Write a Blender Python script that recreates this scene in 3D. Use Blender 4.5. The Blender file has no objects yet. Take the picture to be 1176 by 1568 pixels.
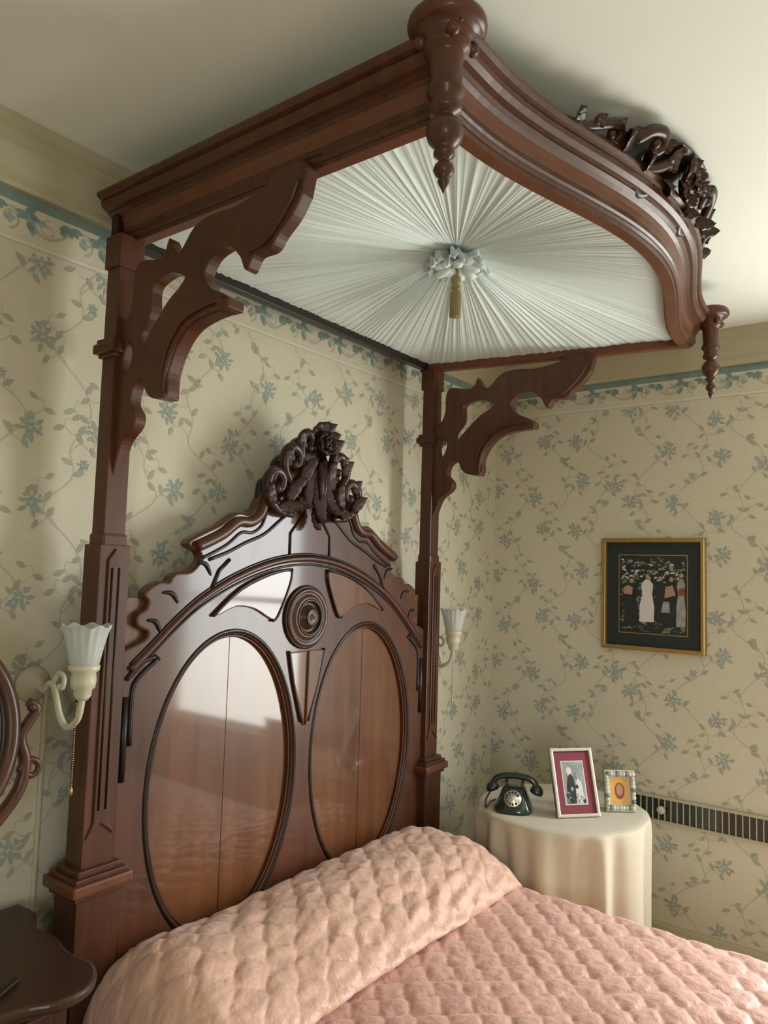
import bpy, bmesh, math, random
from mathutils import Vector, Matrix, noise
random.seed(7)
sc=bpy.context.scene
pi=math.pi; sin=math.sin; cos=math.cos
C=1.91
# ---------------------------------------------------------------- materials
def newmat(n):
    m=bpy.data.materials.new(n);m.use_nodes=True
    return m,m.node_tree.nodes,m.node_tree.links,m.node_tree.nodes['Principled BSDF']
def plain(n,c,r=.6,metal=0,coat=0,bump=0,bscale=60,var=0.0,sheen=0,bdist=.002,detail=2):
    m,N,L,b=newmat(n)
    b.inputs['Roughness'].default_value=r;b.inputs['Metallic'].default_value=metal
    b.inputs['Coat Weight'].default_value=coat;b.inputs['Sheen Weight'].default_value=sheen
    tc=N.new('ShaderNodeTexCoord');no=N.new('ShaderNodeTexNoise');no.inputs['Scale'].default_value=bscale;no.inputs['Detail'].default_value=detail
    L.new(tc.outputs['Object'],no.inputs['Vector'])
    mx=N.new('ShaderNodeMix');mx.data_type='RGBA'
    mx.inputs[6].default_value=(*[x*(1-var) for x in c],1);mx.inputs[7].default_value=(*[min(1,x*(1+var)) for x in c],1)
    L.new(no.outputs['Fac'],mx.inputs[0]);L.new(mx.outputs[2],b.inputs['Base Color'])
    if bump:
        bp=N.new('ShaderNodeBump');bp.inputs['Strength'].default_value=bump;bp.inputs['Distance'].default_value=bdist
        L.new(no.outputs['Fac'],bp.inputs['Height']);L.new(bp.outputs['Normal'],b.inputs['Normal'])
    return m
def wood(n,c1,c2,r=.25,scale=(14,14,1.2),rv=.12,coat=.3,cr=.1):
    m,N,L,b=newmat(n)
    tc=N.new('ShaderNodeTexCoord');mp=N.new('ShaderNodeMapping');mp.inputs['Scale'].default_value=scale
    no=N.new('ShaderNodeTexNoise');no.inputs['Scale'].default_value=3;no.inputs['Detail'].default_value=7;no.inputs['Roughness'].default_value=.6
    no.inputs['Distortion'].default_value=.3
    n2=N.new('ShaderNodeTexNoise');n2.inputs['Scale'].default_value=2.2;n2.inputs['Detail'].default_value=3
    L.new(tc.outputs['Object'],mp.inputs[0]);L.new(mp.outputs[0],no.inputs['Vector']);L.new(tc.outputs['Object'],n2.inputs['Vector'])
    ad=N.new('ShaderNodeMath');ad.operation='ADD';L.new(no.outputs['Fac'],ad.inputs[0]);L.new(n2.outputs['Fac'],ad.inputs[1])
    rp=N.new('ShaderNodeMapRange');rp.inputs[1].default_value=.6;rp.inputs[2].default_value=1.4;L.new(ad.outputs[0],rp.inputs[0])
    mx=N.new('ShaderNodeMix');mx.data_type='RGBA';mx.inputs[6].default_value=(*c1,1);mx.inputs[7].default_value=(*c2,1)
    L.new(rp.outputs[0],mx.inputs[0]);L.new(mx.outputs[2],b.inputs['Base Color'])
    rr=N.new('ShaderNodeMapRange');rr.inputs[3].default_value=r-rv/2;rr.inputs[4].default_value=r+rv;L.new(no.outputs['Fac'],rr.inputs[0]);L.new(rr.outputs[0],b.inputs['Roughness'])
    b.inputs['Coat Weight'].default_value=coat;b.inputs['Coat Roughness'].default_value=cr
    b.inputs['Specular IOR Level'].default_value=.3
    bp=N.new('ShaderNodeBump');bp.inputs['Strength'].default_value=.08;bp.inputs['Distance'].default_value=.001
    L.new(no.outputs['Fac'],bp.inputs['Height']);L.new(bp.outputs['Normal'],b.inputs['Normal'])
    return m
M_wood=wood('walnut',(.038,.0125,.0060),(.112,.036,.0155),r=.36,coat=.18,cr=.14)
M_carve=wood('walnut_carved',(.020,.0085,.0055),(.060,.023,.013),r=.36,coat=.18,cr=.15)
M_panel=wood('walnut_panel',(.068,.024,.009),(.20,.072,.026),r=.32,scale=(9,9,.7),rv=.10,coat=.85,cr=.06)
M_face=wood('walnut_headboard_face',(.042,.015,.007),(.125,.041,.017),r=.34,scale=(9,9,.9),coat=.5,cr=.09)
M_dark=wood('walnut_dark',(.009,.005,.004),(.020,.009,.006),r=.34,coat=.15)
M_rail=wood('walnut_rail',(.090,.030,.014),(.17,.060,.027),r=.38,scale=(6,6,6),coat=.1)
M_wall=plain('wallpaper_ground',(.63,.58,.45),.75,bscale=45,var=.05,bump=.1)
M_vine=plain('wallpaper_vine',(.49,.455,.345),.8,var=.1)
M_leaf=plain('wallpaper_leaf',(.40,.385,.29),.8,bscale=20,var=.16)
M_flow=plain('wallpaper_flower',(.32,.385,.36),.8,bscale=30,var=.2)
M_pale=plain('wallpaper_pale',(.70,.66,.54),.8)
M_teal=plain('border_teal',(.20,.275,.25),.8,bscale=30,var=.25)
M_trim=plain('trim_paint',(.47,.425,.29),.45)
M_ceil=plain('ceiling_paint',(.84,.85,.78),.8,bscale=8,var=.02)
M_floor=plain('carpet',(.42,.37,.28),.95,bscale=200,var=.15,bump=.4)
M_white=plain('painted_white',(.8,.8,.75),.4)
M_fabric=plain('tester_fabric',(.72,.80,.79),.6,bscale=90,var=.02,sheen=.2)
M_quilt=plain('quilt_satin',(.63,.335,.255),.52,bscale=38,var=.08,bump=1,bdist=.006,sheen=.3,detail=5)
M_pillow=plain('pillow_satin',(.69,.41,.30),.48,bscale=34,var=.08,bump=1,bdist=.007,sheen=.3,detail=5)
M_cloth=plain('tablecloth_linen',(.58,.50,.37),.8,bscale=150,var=.05,bump=.2,sheen=.3)
M_gold=plain('gilt',(.48,.31,.10),.35,.7,bscale=80,var=.2)
M_tas=plain('tassel_gold',(.30,.23,.10),.6,bscale=120,var=.3)
M_black=plain('bakelite',(.012,.026,.020),.12,coat=.5)
M_ivory=plain('ivory_enamel',(.58,.54,.40),.35)
M_silver=plain('silver_frame',(.72,.66,.56),.3,.6)
M_green=plain('mat_dark_green',(.012,.022,.020),.6)
M_maroon=plain('mat_maroon',(.20,.02,.04),.6)
M_brass=plain('brass',(.5,.36,.15),.3,.9)
M_photo=plain('photo_dark',(.022,.026,.024),.4,bscale=60,var=.8)
M_pgrey=plain('photo_grey',(.30,.31,.30),.4,bscale=40,var=.6)
M_pwhite=plain('photo_white',(.66,.63,.60),.4)
M_pred=plain('photo_red',(.26,.06,.05),.4)
M_ppink=plain('photo_pink',(.42,.24,.18),.4)
M_pskin=plain('photo_skin',(.45,.25,.17),.4)
M_porange=plain('photo_orange',(.8,.4,.08),.4,var=.2)
M_pleaf=plain('photo_foliage',(.17,.21,.15),.4,bscale=70,var=.7)
M_mirror=plain('mirror_glass',(.6,.62,.62),.03,1)
m,N,L,b=newmat('frosted_glass');b.inputs['Base Color'].default_value=(.80,.82,.79,1);b.inputs['Roughness'].default_value=.35
b.inputs['Transmission Weight'].default_value=.5;b.inputs['IOR'].default_value=1.3;M_glass=m
# ---------------------------------------------------------------- builder
class B:
    def __init__(s): s.v=[];s.f=[];s.m=[];s.s=[];s.mats=[]
    def mi(s,m):
        if m not in s.mats:s.mats.append(m)
        return s.mats.index(m)
    def add(s,vs,fs,m,smooth=True):
        o=len(s.v);k=s.mi(m);s.v.extend([tuple(p) for p in vs])
        for f in fs:
            s.f.append(tuple(i+o for i in f));s.m.append(k);s.s.append(smooth)
    def obj(s,name,parent=None,recalc=True):
        me=bpy.data.meshes.new(name);me.from_pydata(s.v,[],s.f)
        for m in s.mats:me.materials.append(m)
        me.polygons.foreach_set('material_index',s.m);me.polygons.foreach_set('use_smooth',s.s)
        if recalc:
            bm=bmesh.new();bm.from_mesh(me);bmesh.ops.recalc_face_normals(bm,faces=bm.faces);bm.to_mesh(me);bm.free()
        me.update()
        o=bpy.data.objects.new(name,me);bpy.context.collection.objects.link(o)
        if parent:o.parent=parent
        return o
    def box(s,lo,hi,m,bev=.0,T=None):
        bm=bmesh.new();bmesh.ops.create_cube(bm,size=1)
        c=[(a+b_)/2 for a,b_ in zip(lo,hi)];d=[abs(b_-a) for a,b_ in zip(lo,hi)]
        for v in bm.verts:v.co=Vector([c[i]+v.co[i]*d[i] for i in range(3)])
        if bev:bmesh.ops.bevel(bm,geom=bm.edges[:],offset=min(bev,min(d)*.45),segments=2,affect='EDGES',profile=.6)
        if T:
            for v in bm.verts:v.co=T@v.co
        bm.verts.index_update()
        s.add([v.co[:] for v in bm.verts],[[v.index for v in f.verts] for f in bm.faces],m,False);bm.free()
    def lathe(s,prof,m,c=(0,0,0),n=32,T=None,flute=0,fn=0):
        vs=[];fs=[]
        for (r,z) in prof:
            for i in range(n):
                a=2*pi*i/n; rr=r*(1+flute*cos(fn*a))
                vs.append(Vector((rr*cos(a),rr*sin(a),z)))
        for j in range(len(prof)-1):
            for i in range(n):
                k=(i+1)%n;fs.append((j*n+i,j*n+k,(j+1)*n+k,(j+1)*n+i))
        if prof[0][0]>1e-4:fs.append(tuple(range(n))[::-1])
        if prof[-1][0]>1e-4:fs.append(tuple((len(prof)-1)*n+i for i in range(n)))
        if T:vs=[T@v for v in vs]
        s.add([v+Vector(c) for v in vs],fs,m)
    def tube(s,path,r,m,n=8,closed=False,flat=1.0,up=None):
        P=[Vector(p) for p in path];k=len(P)
        R=r if isinstance(r,(list,tuple)) else [r]*k
        vs=[];fs=[];pn=None
        for i in range(k):
            if closed:t=P[(i+1)%k]-P[i-1]
            else:t=P[min(i+1,k-1)]-P[max(i-1,0)]
            if t.length<1e-9:t=Vector((0,0,1))
            t.normalize()
            if up is not None: a=Vector(up)
            else: a=pn if pn is not None else (Vector((0,1,0)) if abs(t.y)<.9 else Vector((1,0,0)))
            a=(a-a.dot(t)*t)
            if a.length<1e-6:a=t.orthogonal()
            a.normalize();pn=a;b_=t.cross(a)
            for j in range(n):
                an=2*pi*j/n;vs.append(P[i]+R[i]*(cos(an)*a*flat+sin(an)*b_))
        for i in range(k if closed else k-1):
            i2=(i+1)%k
            for j in range(n):
                j2=(j+1)%n;fs.append((i*n+j,i*n+j2,i2*n+j2,i2*n+j))
        if not closed:
            fs.append(tuple(range(n)));fs.append(tuple((k-1)*n+j for j in range(n)))
        s.add(vs,fs,m)
    def ball(s,c,r,m,nu=14,nv=9,T=None):
        r=r if isinstance(r,(tuple,list)) else (r,r,r)
        vs=[];fs=[]
        for j in range(nv+1):
            ph=pi*j/nv
            for i in range(nu):
                a=2*pi*i/nu;p=Vector((r[0]*sin(ph)*cos(a),r[1]*sin(ph)*sin(a),r[2]*cos(ph)))
                if T:p=T@p
                vs.append(p+Vector(c))
        for j in range(nv):
            for i in range(nu):
                k=(i+1)%nu;fs.append((j*nu+i,j*nu+k,(j+1)*nu+k,(j+1)*nu+i))
        s.add(vs,fs,m)
    def leaf(s,base,direction,normal,Ln,W,m,curl=.25,lobes=3,th=.004,la=.08,rnd=.6):
        d=Vector(direction).normalized();nn=Vector(normal);nn=(nn-nn.dot(d)*d).normalized();w=d.cross(nn);base=Vector(base)
        nt=18;nw=7;vs=[];fs=[]
        for side in (1,-1):
            for i in range(nt+1):
                t=i/nt
                ww=W*(max(0,sin(pi*min(1,t))**rnd))*(1+la*cos(2*pi*lobes*t+pi))*.5+.0008
                for j in range(nw):
                    q=j/(nw-1)*2-1
                    ridge=.34*(1-abs(q))**1.2+.12*cos(q*3*pi)
                    h=W*(ridge*(1-t*.4))+curl*Ln*t*t
                    if side<0:h-=th*(1-abs(q))+.0012
                    vs.append(base+d*(Ln*t*(1-curl*.3*t))+w*(ww*q)+nn*h)
        K=(nt+1)*nw
        for i in range(nt):
            for j in range(nw-1):
                a=i*nw+j;fs.append((a,a+1,a+nw+1,a+nw));fs.append((K+a,K+a+nw,K+a+nw+1,K+a+1))
            a=i*nw;fs.append((a,a+nw,K+a+nw,K+a));a=i*nw+nw-1;fs.append((a,K+a,K+a+nw,a+nw))
        s.add(vs,fs,m)
    def plate(s,loops,th,bev,m,mapf,res=2):
        cu=bpy.data.curves.new('tmp','CURVE');cu.dimensions='2D';cu.fill_mode='BOTH';cu.extrude=max(th/2-bev,.0001);cu.bevel_depth=bev;cu.bevel_resolution=res
        for lp in loops:
            sp=cu.splines.new('POLY');sp.points.add(len(lp)-1);sp.use_cyclic_u=True
            for i,p in enumerate(lp):sp.points[i].co=(p[0],p[1],0,1)
        ob=bpy.data.objects.new('tmp',cu);bpy.context.collection.objects.link(ob)
        dg=bpy.context.evaluated_depsgraph_get();dg.update();me=bpy.data.meshes.new_from_object(ob.evaluated_get(dg))
        bm=bmesh.new();bm.from_mesh(me);bmesh.ops.remove_doubles(bm,verts=bm.verts,dist=.00002);bm.verts.index_update()
        s.add([mapf(v.co) for v in bm.verts],[[v.index for v in f.verts] for f in bm.faces],m,False);bm.free()
        bpy.data.objects.remove(ob);bpy.data.curves.remove(cu);bpy.data.meshes.remove(me)
def catmull(P,sub=5,closed=False,a=.5):
    n=len(P);out=[]
    for i in range(n if closed else n-1):
        p0=P[(i-1)%n] if closed else P[max(i-1,0)];p1=P[i];p2=P[(i+1)%n];p3=P[(i+2)%n] if closed else P[min(i+2,n-1)]
        for k in range(sub):
            t=k/sub
            out.append(tuple(a*((2*b_)+(-a_+c_)*t+(2*a_-5*b_+4*c_-d_)*t*t+(-a_+3*b_-3*c_+d_)*t**3)*1.0 for a_,b_,c_,d_ in zip(p0,p1,p2,p3)))
    if not closed:out.append(tuple(P[-1]))
    return out
def empty(n,loc=(0,0,0)):
    e=bpy.data.objects.new(n,None);bpy.context.collection.objects.link(e);e.empty_display_size=.1;return e
def spiral(c,r0,a0,turns,dr=1,r1=.15,n=26):
    out=[]
    for i in range(n+1):
        t=i/n;r=r0*(1-t*(1-r1));a=a0+dr*2*pi*turns*t;out.append((c[0]+r*cos(a),c[1]+r*sin(a)))
    return out
# ---------------------------------------------------------------- room
def vinepaper(bd,mapf,u0,u1,v0,v1,hole=None):
    rd=random.Random(3);cnt=[0]
    def ok(pts):
        for p in pts:
            if p[0]<u0 or p[0]>u1 or p[1]<v0 or p[1]>v1:return False
            if hole and hole[0]<p[0]<hole[1] and hole[2]<p[1]<hole[3]:return False
        return True
    def poly(pts,m,k=0):
        cnt[0]+=1
        e=.0004+.0004*k+(cnt[0]%37)*.00001
        if ok(pts):bd.add([mapf(p[0],p[1],e) for p in pts],[tuple(range(len(pts)))],m,False)
    def ribbon(pts,w,m):
        L_=[];R_=[]
        n=len(pts)
        for i in range(n):
            d=Vector(pts[min(i+1,n-1)])-Vector(pts[max(i-1,0)])
            if d.length<1e-6:d=Vector((0,1))
            d.normalize();nn=Vector((-d.y,d.x))*w*.5;p=Vector(pts[i]);L_.append(p+nn);R_.append(p-nn)
        cnt[0]+=1;e=.0002+(cnt[0]%17)*.00001
        for i in range(n-1):
            q=[L_[i],R_[i],R_[i+1],L_[i+1]]
            if ok(q):bd.add([mapf(p[0],p[1],e) for p in q],[(0,1,2,3)],m,False)
    def leaf(x,y,a,Ln,W,m,k=1):
        a+=rd.uniform(-.15,.15)
        d=Vector((cos(a),sin(a)));q=Vector((-d.y,d.x));o=Vector((x,y))
        poly([o,o+d*Ln*.25+q*W*.42,o+d*Ln*.55+q*W*.5,o+d*Ln*.8+q*W*.28,o+d*Ln,o+d*Ln*.8-q*W*.3,o+d*Ln*.5-q*W*.48,o+d*Ln*.22-q*W*.4],m,k)
    def flower(x,y,rot,s_=1):
        # loose cluster: several small petals and buds around a centre
        for i in range(7):
            a=rot+i*2*pi/7+.4;r=.010+.007*((i*3)%4)/4
            leaf(x+r*cos(a)*s_,y+r*sin(a)*s_,a+.3*sin(i*4),.024*s_,.011*s_,M_leaf if i%3==0 else M_flow,1)
        for i in range(6):
            a=rot+i*2*pi/6
            leaf(x+.003*cos(a),y+.003*sin(a),a,.015*s_,.010*s_,M_flow,2)
        for i in range(4):
            a=rot+1+i*1.6;leaf(x+.022*cos(a)*s_,y+.020*sin(a)*s_,a+1.2,.012*s_,.009*s_,M_flow if i%2 else M_leaf,2)
        for i in range(4):
            a=rot+.3+i*pi/2;leaf(x+.003*cos(a),y+.003*sin(a),a,.007*s_,.004*s_,M_vine,3)
    H=.44;W=.215
    offs=(0,.52,.17,.70,.35,.88,.10,.60)
    k0=int(math.floor(u0/W))-1;k1=int(math.ceil(u1/W))+1
    for k in range(k0,k1):
        uc=k*W+.03;off=offs[k%8]*H;mir=-1 if (k//1)%2 else 1;am=.045+.02*((k*7)%5)/5
        for j in range(-2,8):
            vb=j*H+off
            S=lambda v:uc+mir*(am*sin(2*pi*v/H)+.024*sin(4*pi*v/H+1+k)+.010*sin(6*pi*v/H+2*k))
            st=[(S(t*H/26),vb+t*H/26) for t in range(27)]
            ribbon(st,.0050,M_vine)
            for (va,sg,fl) in ((.03,1,1),(.24,-1,1),(.13,1,0),(.35,1,0),(.16,-1,2),(.40,-1,0),(.30,1,0)):
                sg*=mir
                x0=S(va);y0=vb+va
                if fl==1:
                    br=catmull([(x0,y0),(x0+sg*.028,y0+.030),(x0+sg*.062,y0+.024+.01*sin(k)),(x0+sg*.080,y0+.048+.012*sin(k*3))],4)
                    ribbon(br,.0038,M_vine)
                    flower(br[-1][0],br[-1][1]+.012,k*1.3+va*9+j*.7,1.15)
                    leaf(x0+sg*.035,y0+.030,pi/2+sg*.5,.034,.017,M_leaf)
                    leaf(x0+sg*.060,y0+.024,-pi/2+sg*.6,.032,.016,M_leaf)
                elif fl==2:
                    br=catmull([(x0,y0),(x0+sg*.02,y0+.03),(x0+sg*.04,y0+.05)],4);ribbon(br,.0026,M_vine)
                    flower(br[-1][0],br[-1][1],k+j,.55)
                else:
                    br=catmull([(x0,y0),(x0+sg*.025,y0-.008),(x0+sg*.05,y0+.012),(x0+sg*.046,y0+.035),(x0+sg*.03,y0+.032)],4)
                    ribbon(br,.0030,M_vine)
                    leaf(br[8][0],br[8][1],-sg*.4+(0 if sg>0 else pi),.036,.017,M_leaf)
                    leaf(br[-1][0],br[-1][1],pi/2+sg*1.0,.030,.016,M_leaf)
            for (va,sg) in ((.07,-1),(.18,1),(.29,1),(.33,-1),(.41,1),(.21,-1),(.10,1)):
                a=pi/2-sg*(.8+.4*sin(va*40));leaf(S(va),vb+va,a,.037,.017,M_leaf)
    vt=2.605
    def strip(a,b_,m,k=0):
        bd.add([mapf(u0,a,.0001+.0001*k),mapf(u1,a,.0001+.0001*k),mapf(u1,b_,.0001+.0001*k),mapf(u0,b_,.0001+.0001*k)],[(0,1,2,3)],m,False)
    strip(2.576,vt,M_teal);strip(2.474,2.482,M_pale,1);strip(2.470,2.474,M_vine,1)
    v1=2.606;v0=2.47
    n=int((u1-u0)/.21)+2;kk=math.floor(u0/.21)
    for i in range(n):
        x=(kk+i)*.21
        wave=[(x+.21*t/14,2.535+.026*sin(2*pi*t/14)) for t in range(15)];ribbon(wave,.008,M_trim)
        ribbon(spiral((x+.055,2.532),.028,-pi/2,1.2,1,.2,16),.007,M_trim)
        ribbon(spiral((x+.16,2.535),.026,pi/2,1.2,1,.2,16),.006,M_vine)
        for q in range(9):
            leaf(x+.108+.014*cos(q*2.1),2.545+.014*sin(q*1.7),q*.75,.034,.018,M_teal if q%3 else M_flow,2)
        for q in range(6):
            leaf(x+.005+.01*cos(q),2.565,-.2-q*.5,.034,.016,M_teal,2)
        for q in range(4):
            leaf(x+.055,2.532,q*1.6,.016,.011,M_flow,3)
XB=3.51;YA=1.90;HC=2.75;XL=-1.7;YF=-2.7
bd=B();bd.box((XL-.1,YA,0),(XB+.1,YA+.1,HC),M_wall);vinepaper(bd,lambda u,v,e:(u,YA-e,v),.0,XB,.15,2.47);bd.obj('wall_back',recalc=False)
W1=(-1.00,.22,.58,2.3)
bd=B()
bd.box((XB,W1[1],0),(XB+.1,YA,HC),M_wall);bd.box((XB,YF,0),(XB+.1,W1[0],HC),M_wall)
bd.box((XB,W1[0],0),(XB+.1,W1[1],W1[2]),M_wall);bd.box((XB,W1[0],W1[3]),(XB+.1,W1[1],HC),M_wall)
vinepaper(bd,lambda u,v,e:(XB-e,u,v),-1.6,YA,.15,2.47,(W1[0]-.08,W1[1]+.08,W1[2]-.08,W1[3]+.08));bd.obj('wall_right',recalc=False)
W2=(-2.1,-1.3,.8,2.1)  # opening of an added, unseen window that brightens the right wall
bd=B()
bd.box((XL-.1,W2[1],0),(XL,YA,HC),M_wall);bd.box((XL-.1,YF,0),(XL,W2[0],HC),M_wall)
bd.box((XL-.1,W2[0],0),(XL,W2[1],W2[2]),M_wall);bd.box((XL-.1,W2[0],W2[3]),(XL,W2[1],HC),M_wall);bd.obj('wall_left')
bd=B();bd.box((XL-.1,YF-.1,0),(XB+.1,YF,HC),M_wall);bd.obj('wall_front')
bd=B();bd.box((XL-.1,YF-.1,-.1),(XB+.1,YA+.1,0),M_floor);bd.obj('floor')
bd=B();bd.box((XL-.1,YF-.1,HC),(XB+.1,YA+.1,HC+.1),M_ceil);bd.obj('ceiling')
def windowobj(name,x,sgn,W):
    bd=B();y0,y1,z0,z1=W
    for (a,b_) in (((y0-.07,z0-.07),(y0,z1+.07)),((y1,z0-.07),(y1+.07,z1+.07)),((y0,z1),(y1,z1+.07)),((y0-.1,z0-.05),(y1+.1,z0))):
        bd.box((x-sgn*.0,a[0],a[1]),(x-sgn*.02,b_[0],b_[1]),M_trim,.004)
    for (a,b_) in (((y0,z0),(y0+.03,z1)),((y1-.03,z0),(y1,z1)),((y0,z1-.04),(y1,z1)),((y0,z0),(y1,z0+.04)),((y0,(z0+z1)/2-.018),(y1,(z0+z1)/2+.018))):
        bd.box((x+sgn*.03,a[0],a[1]),(x+sgn*.06,b_[0],b_[1]),M_white,.004)
    bd.obj(name)
windowobj('window_1',XB,1,W1);windowobj('added_fill_window',XL,-1,W2)  # left-wall window is added out of view for fill light
CP=[(0,2.605),(.018,2.605),(.024,2.615),(.024,2.63),(.034,2.64),(.045,2.665),(.062,2.69),(.082,2.705),(.082,2.715),(.098,2.725),(.10,2.75),(0,2.75)]
def run(name,prof,mapf,a,b_,m):
    bd=B();vs=[mapf(o,z,a) for o,z in prof]+[mapf(o,z,b_) for o,z in prof];n=len(prof)
    bd.add(vs,[(i,(i+1)%n,n+(i+1)%n,n+i) for i in range(n)]+[tuple(range(n)),tuple(range(n,2*n))],m,False);bd.obj(name)
run('trim_1',CP,lambda o,z,u:(u,YA-o,z),XL,XB,M_trim);run('trim_2',CP,lambda o,z,u:(XB-o,u,z),YF,YA,M_trim)
BP=[(0,0),(.022,0),(.022,.115),(.016,.125),(.014,.14),(.008,.15),(0,.15)]
run('baseboard_back',BP,lambda o,z,u:(u,YA-o,z),XL,XB,M_trim);run('baseboard_right',BP,lambda o,z,u:(XB-o,u,z),YF,YA-.022,M_trim)
# ---------------------------------------------------------------- bed
bed=empty('half_tester_bed')
mapHB=lambda y0:(lambda p:(p[0],y0-p[2],p[1]))
half=[(.735,1.405),(.70,1.420),(.655,1.436),(.632,1.455),(.638,1.475),(.668,1.490),(.668,1.512),(.645,1.525),(.635,1.55),(.648,1.572),(.61,1.597),(.575,1.598),(.555,1.622),(.505,1.628),(.475,1.650),(.460,1.675),(.475,1.700),(.512,1.716),(.475,1.738),(.40,1.772),(.335,1.812),(.285,1.812),(.255,1.835),(.235,1.872),(.19,1.93),(.11,1.99)]
hs=catmull(half,4)
outline=[(C-.735,.35)]+[(C-a,z) for a,z in hs]+[(C,2.02)]+[(C+a,z) for a,z in hs[::-1]]+[(C+.735,.35)]
ell=lambda cx,cz,a,b_,n=64:[(cx+a*cos(2*pi*i/n),cz+b_*(sin(2*pi*i/n))) for i in range(n)]
EL=[(C-.330,1.010,.288,.445),(C+.330,1.010,.288,.445)]
bd=B()
bd.plate([outline]+[ell(*e) for e in EL],.040,.008,M_face,mapHB(1.765),3)
bd.box((C-.70,1.766,.35),(C+.70,1.788,1.56),M_panel)
for e in EL:
    for (k,r) in ((-.003,.007),(.013,.004)):
        p=ell(e[0],e[1],e[2]-k,e[3]-k,96);bd.tube([(x,1.747 if k<0 else 1.757,z) for x,z in p],r,M_dark if k<0 else M_wood,8,True)
    bd.box((e[0]+.003,1.7652,.58),(e[0]+.005,1.7670,1.45),M_dark)
arch=[(.69,1.37),(.63,1.42),(.55,1.49),(.46,1.555),(.34,1.615),(.21,1.660),(.10,1.682),(0,1.689)]
ac=catmull(arch,5)
def both(pts):return [(C-a,z) for a,z in pts]+[(C+a,z) for a,z in pts[::-1][1:]]
for dz,r,mm in ((0,.011,M_wood),(-.020,.0045,M_dark),(.015,.0045,M_dark)):
    bd.tube([(x,1.745,z+dz) for x,z in both(ac)],r,mm,8)
upper=[(.49,1.714),(.45,1.730),(.39,1.759),(.335,1.797),(.285,1.800),(.245,1.825),(.222,1.868),(.17,1.925),(.11,1.97),(.05,1.99)]
for s_ in (-1,1):
    q=catmull(upper,4)
    bd.tube([(C+s_*a,1.742,z-.006) for a,z in q],.017,M_wood,10)
    bd.tube([(C+s_*a*.95,1.745,z-.038) for a,z in q],.0055,M_dark,8)
    q=catmull([(.44,1.682),(.37,1.706),(.30,1.738),(.22,1.770),(.15,1.82),(.09,1.86),(.04,1.88)],4)
    bd.tube([(C+s_*a,1.745,z-.01) for a,z in q],.006,M_dark,8)
    for a0,z0,a1,z1 in ((.485,1.665,.43,1.625),(.60,1.575,.545,1.545),(.645,1.50,.60,1.465)):
        bd.tube([(C+s_*a,1.745,z) for a,z in catmull([(a0,z0),((a0+a1)/2-.006,(z0+z1)/2+.012),(a1,z1)],5)],[.003+.0045*sin(pi*i/10) for i in range(11)],M_dark,6)
    tri=catmull([(.405,1.510),(.31,1.580),(.19,1.627),(.095,1.642),(.105,1.600),(.155,1.502),(.18,1.492),(.25,1.525),(.33,1.535)],3,True)
    bd.plate([[(C+s_*a,z) for a,z in tri]],.016,.004,M_panel,mapHB(1.745))
    bd.tube([(C+s_*a,1.738,z) for a,z in catmull([(.42,1.505),(.31,1.588),(.19,1.634),(.09,1.650)],4)],.005,M_dark,6)
    bd.tube([(C+s_*a,1.738,z) for a,z in catmull([(.092,1.648),(.10,1.600),(.15,1.498),(.175,1.484)],4)],.005,M_dark,6)
    tri=[(.012,1.372),(.080,1.372),(.056,1.27),(.010,1.15)]
    bd.plate([[(C+s_*a,z) for a,z in tri]],.016,.004,M_panel,mapHB(1.745))
    bd.tube([(C+s_*a,1.740,z) for a,z in catmull([(.088,1.380),(.062,1.275),(.016,1.14)],4)],.005,M_dark,6)
    q=catmull([(.60,1.395),(.665,1.345),(.680,1.30),(.680,1.17)],4)
    bd.tube([(C+s_*a,1.745,z) for a,z in q],.007,M_dark,8)
    bd.tube([(C+s_*.70,1.745,1.30),(C+s_*.70,1.745,1.08)],.010,M_dark,8)
    bd.tube([(C+s_*a,1.744,z) for a,z in catmull([(.61,1.40),(.655,1.388),(.68,1.365),(.70,1.345)],3)],.007,M_dark,8)
    bd.tube([(C+s_*.10,1.744,1.70),(C+s_*.10,1.744,1.77),(C+s_*.04,1.744,1.84)],.005,M_dark,6)
    bd.tube([(C+s_*.43,1.744,1.575),(C+s_*.40,1.744,1.64),(C+s_*.36,1.744,1.675)],.006,M_dark,6)
T=Matrix.Rotation(pi/2,4,'X')
bd.lathe([(.098,0),(.100,.012),(.092,.020),(.085,.014),(.078,.012),(.072,.02),(.062,.024),(.055,.016),(.046,.010),(.040,.012),(.034,.026),(.024,.036),(.012,.034),(.0001,.030)],M_wood,(C-.01,1.746,1.49),40,T)
bd.lathe([(.104,0),(.108,.006),(.104,.011),(.098,.009)],M_dark,(C-.01,1.746,1.49),40,T)
bd.tube([(C-.01+.058*cos(a*pi/20),1.725,1.49+.058*sin(a*pi/20)) for a in range(40)],.006,M_dark,6,True)
bd.tube([(C-.01+.026*cos(a*pi/10),1.715,1.49+.026*sin(a*pi/10)) for a in range(20)],.005,M_dark,6,True)
bd.obj('headboard',bed)
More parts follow.
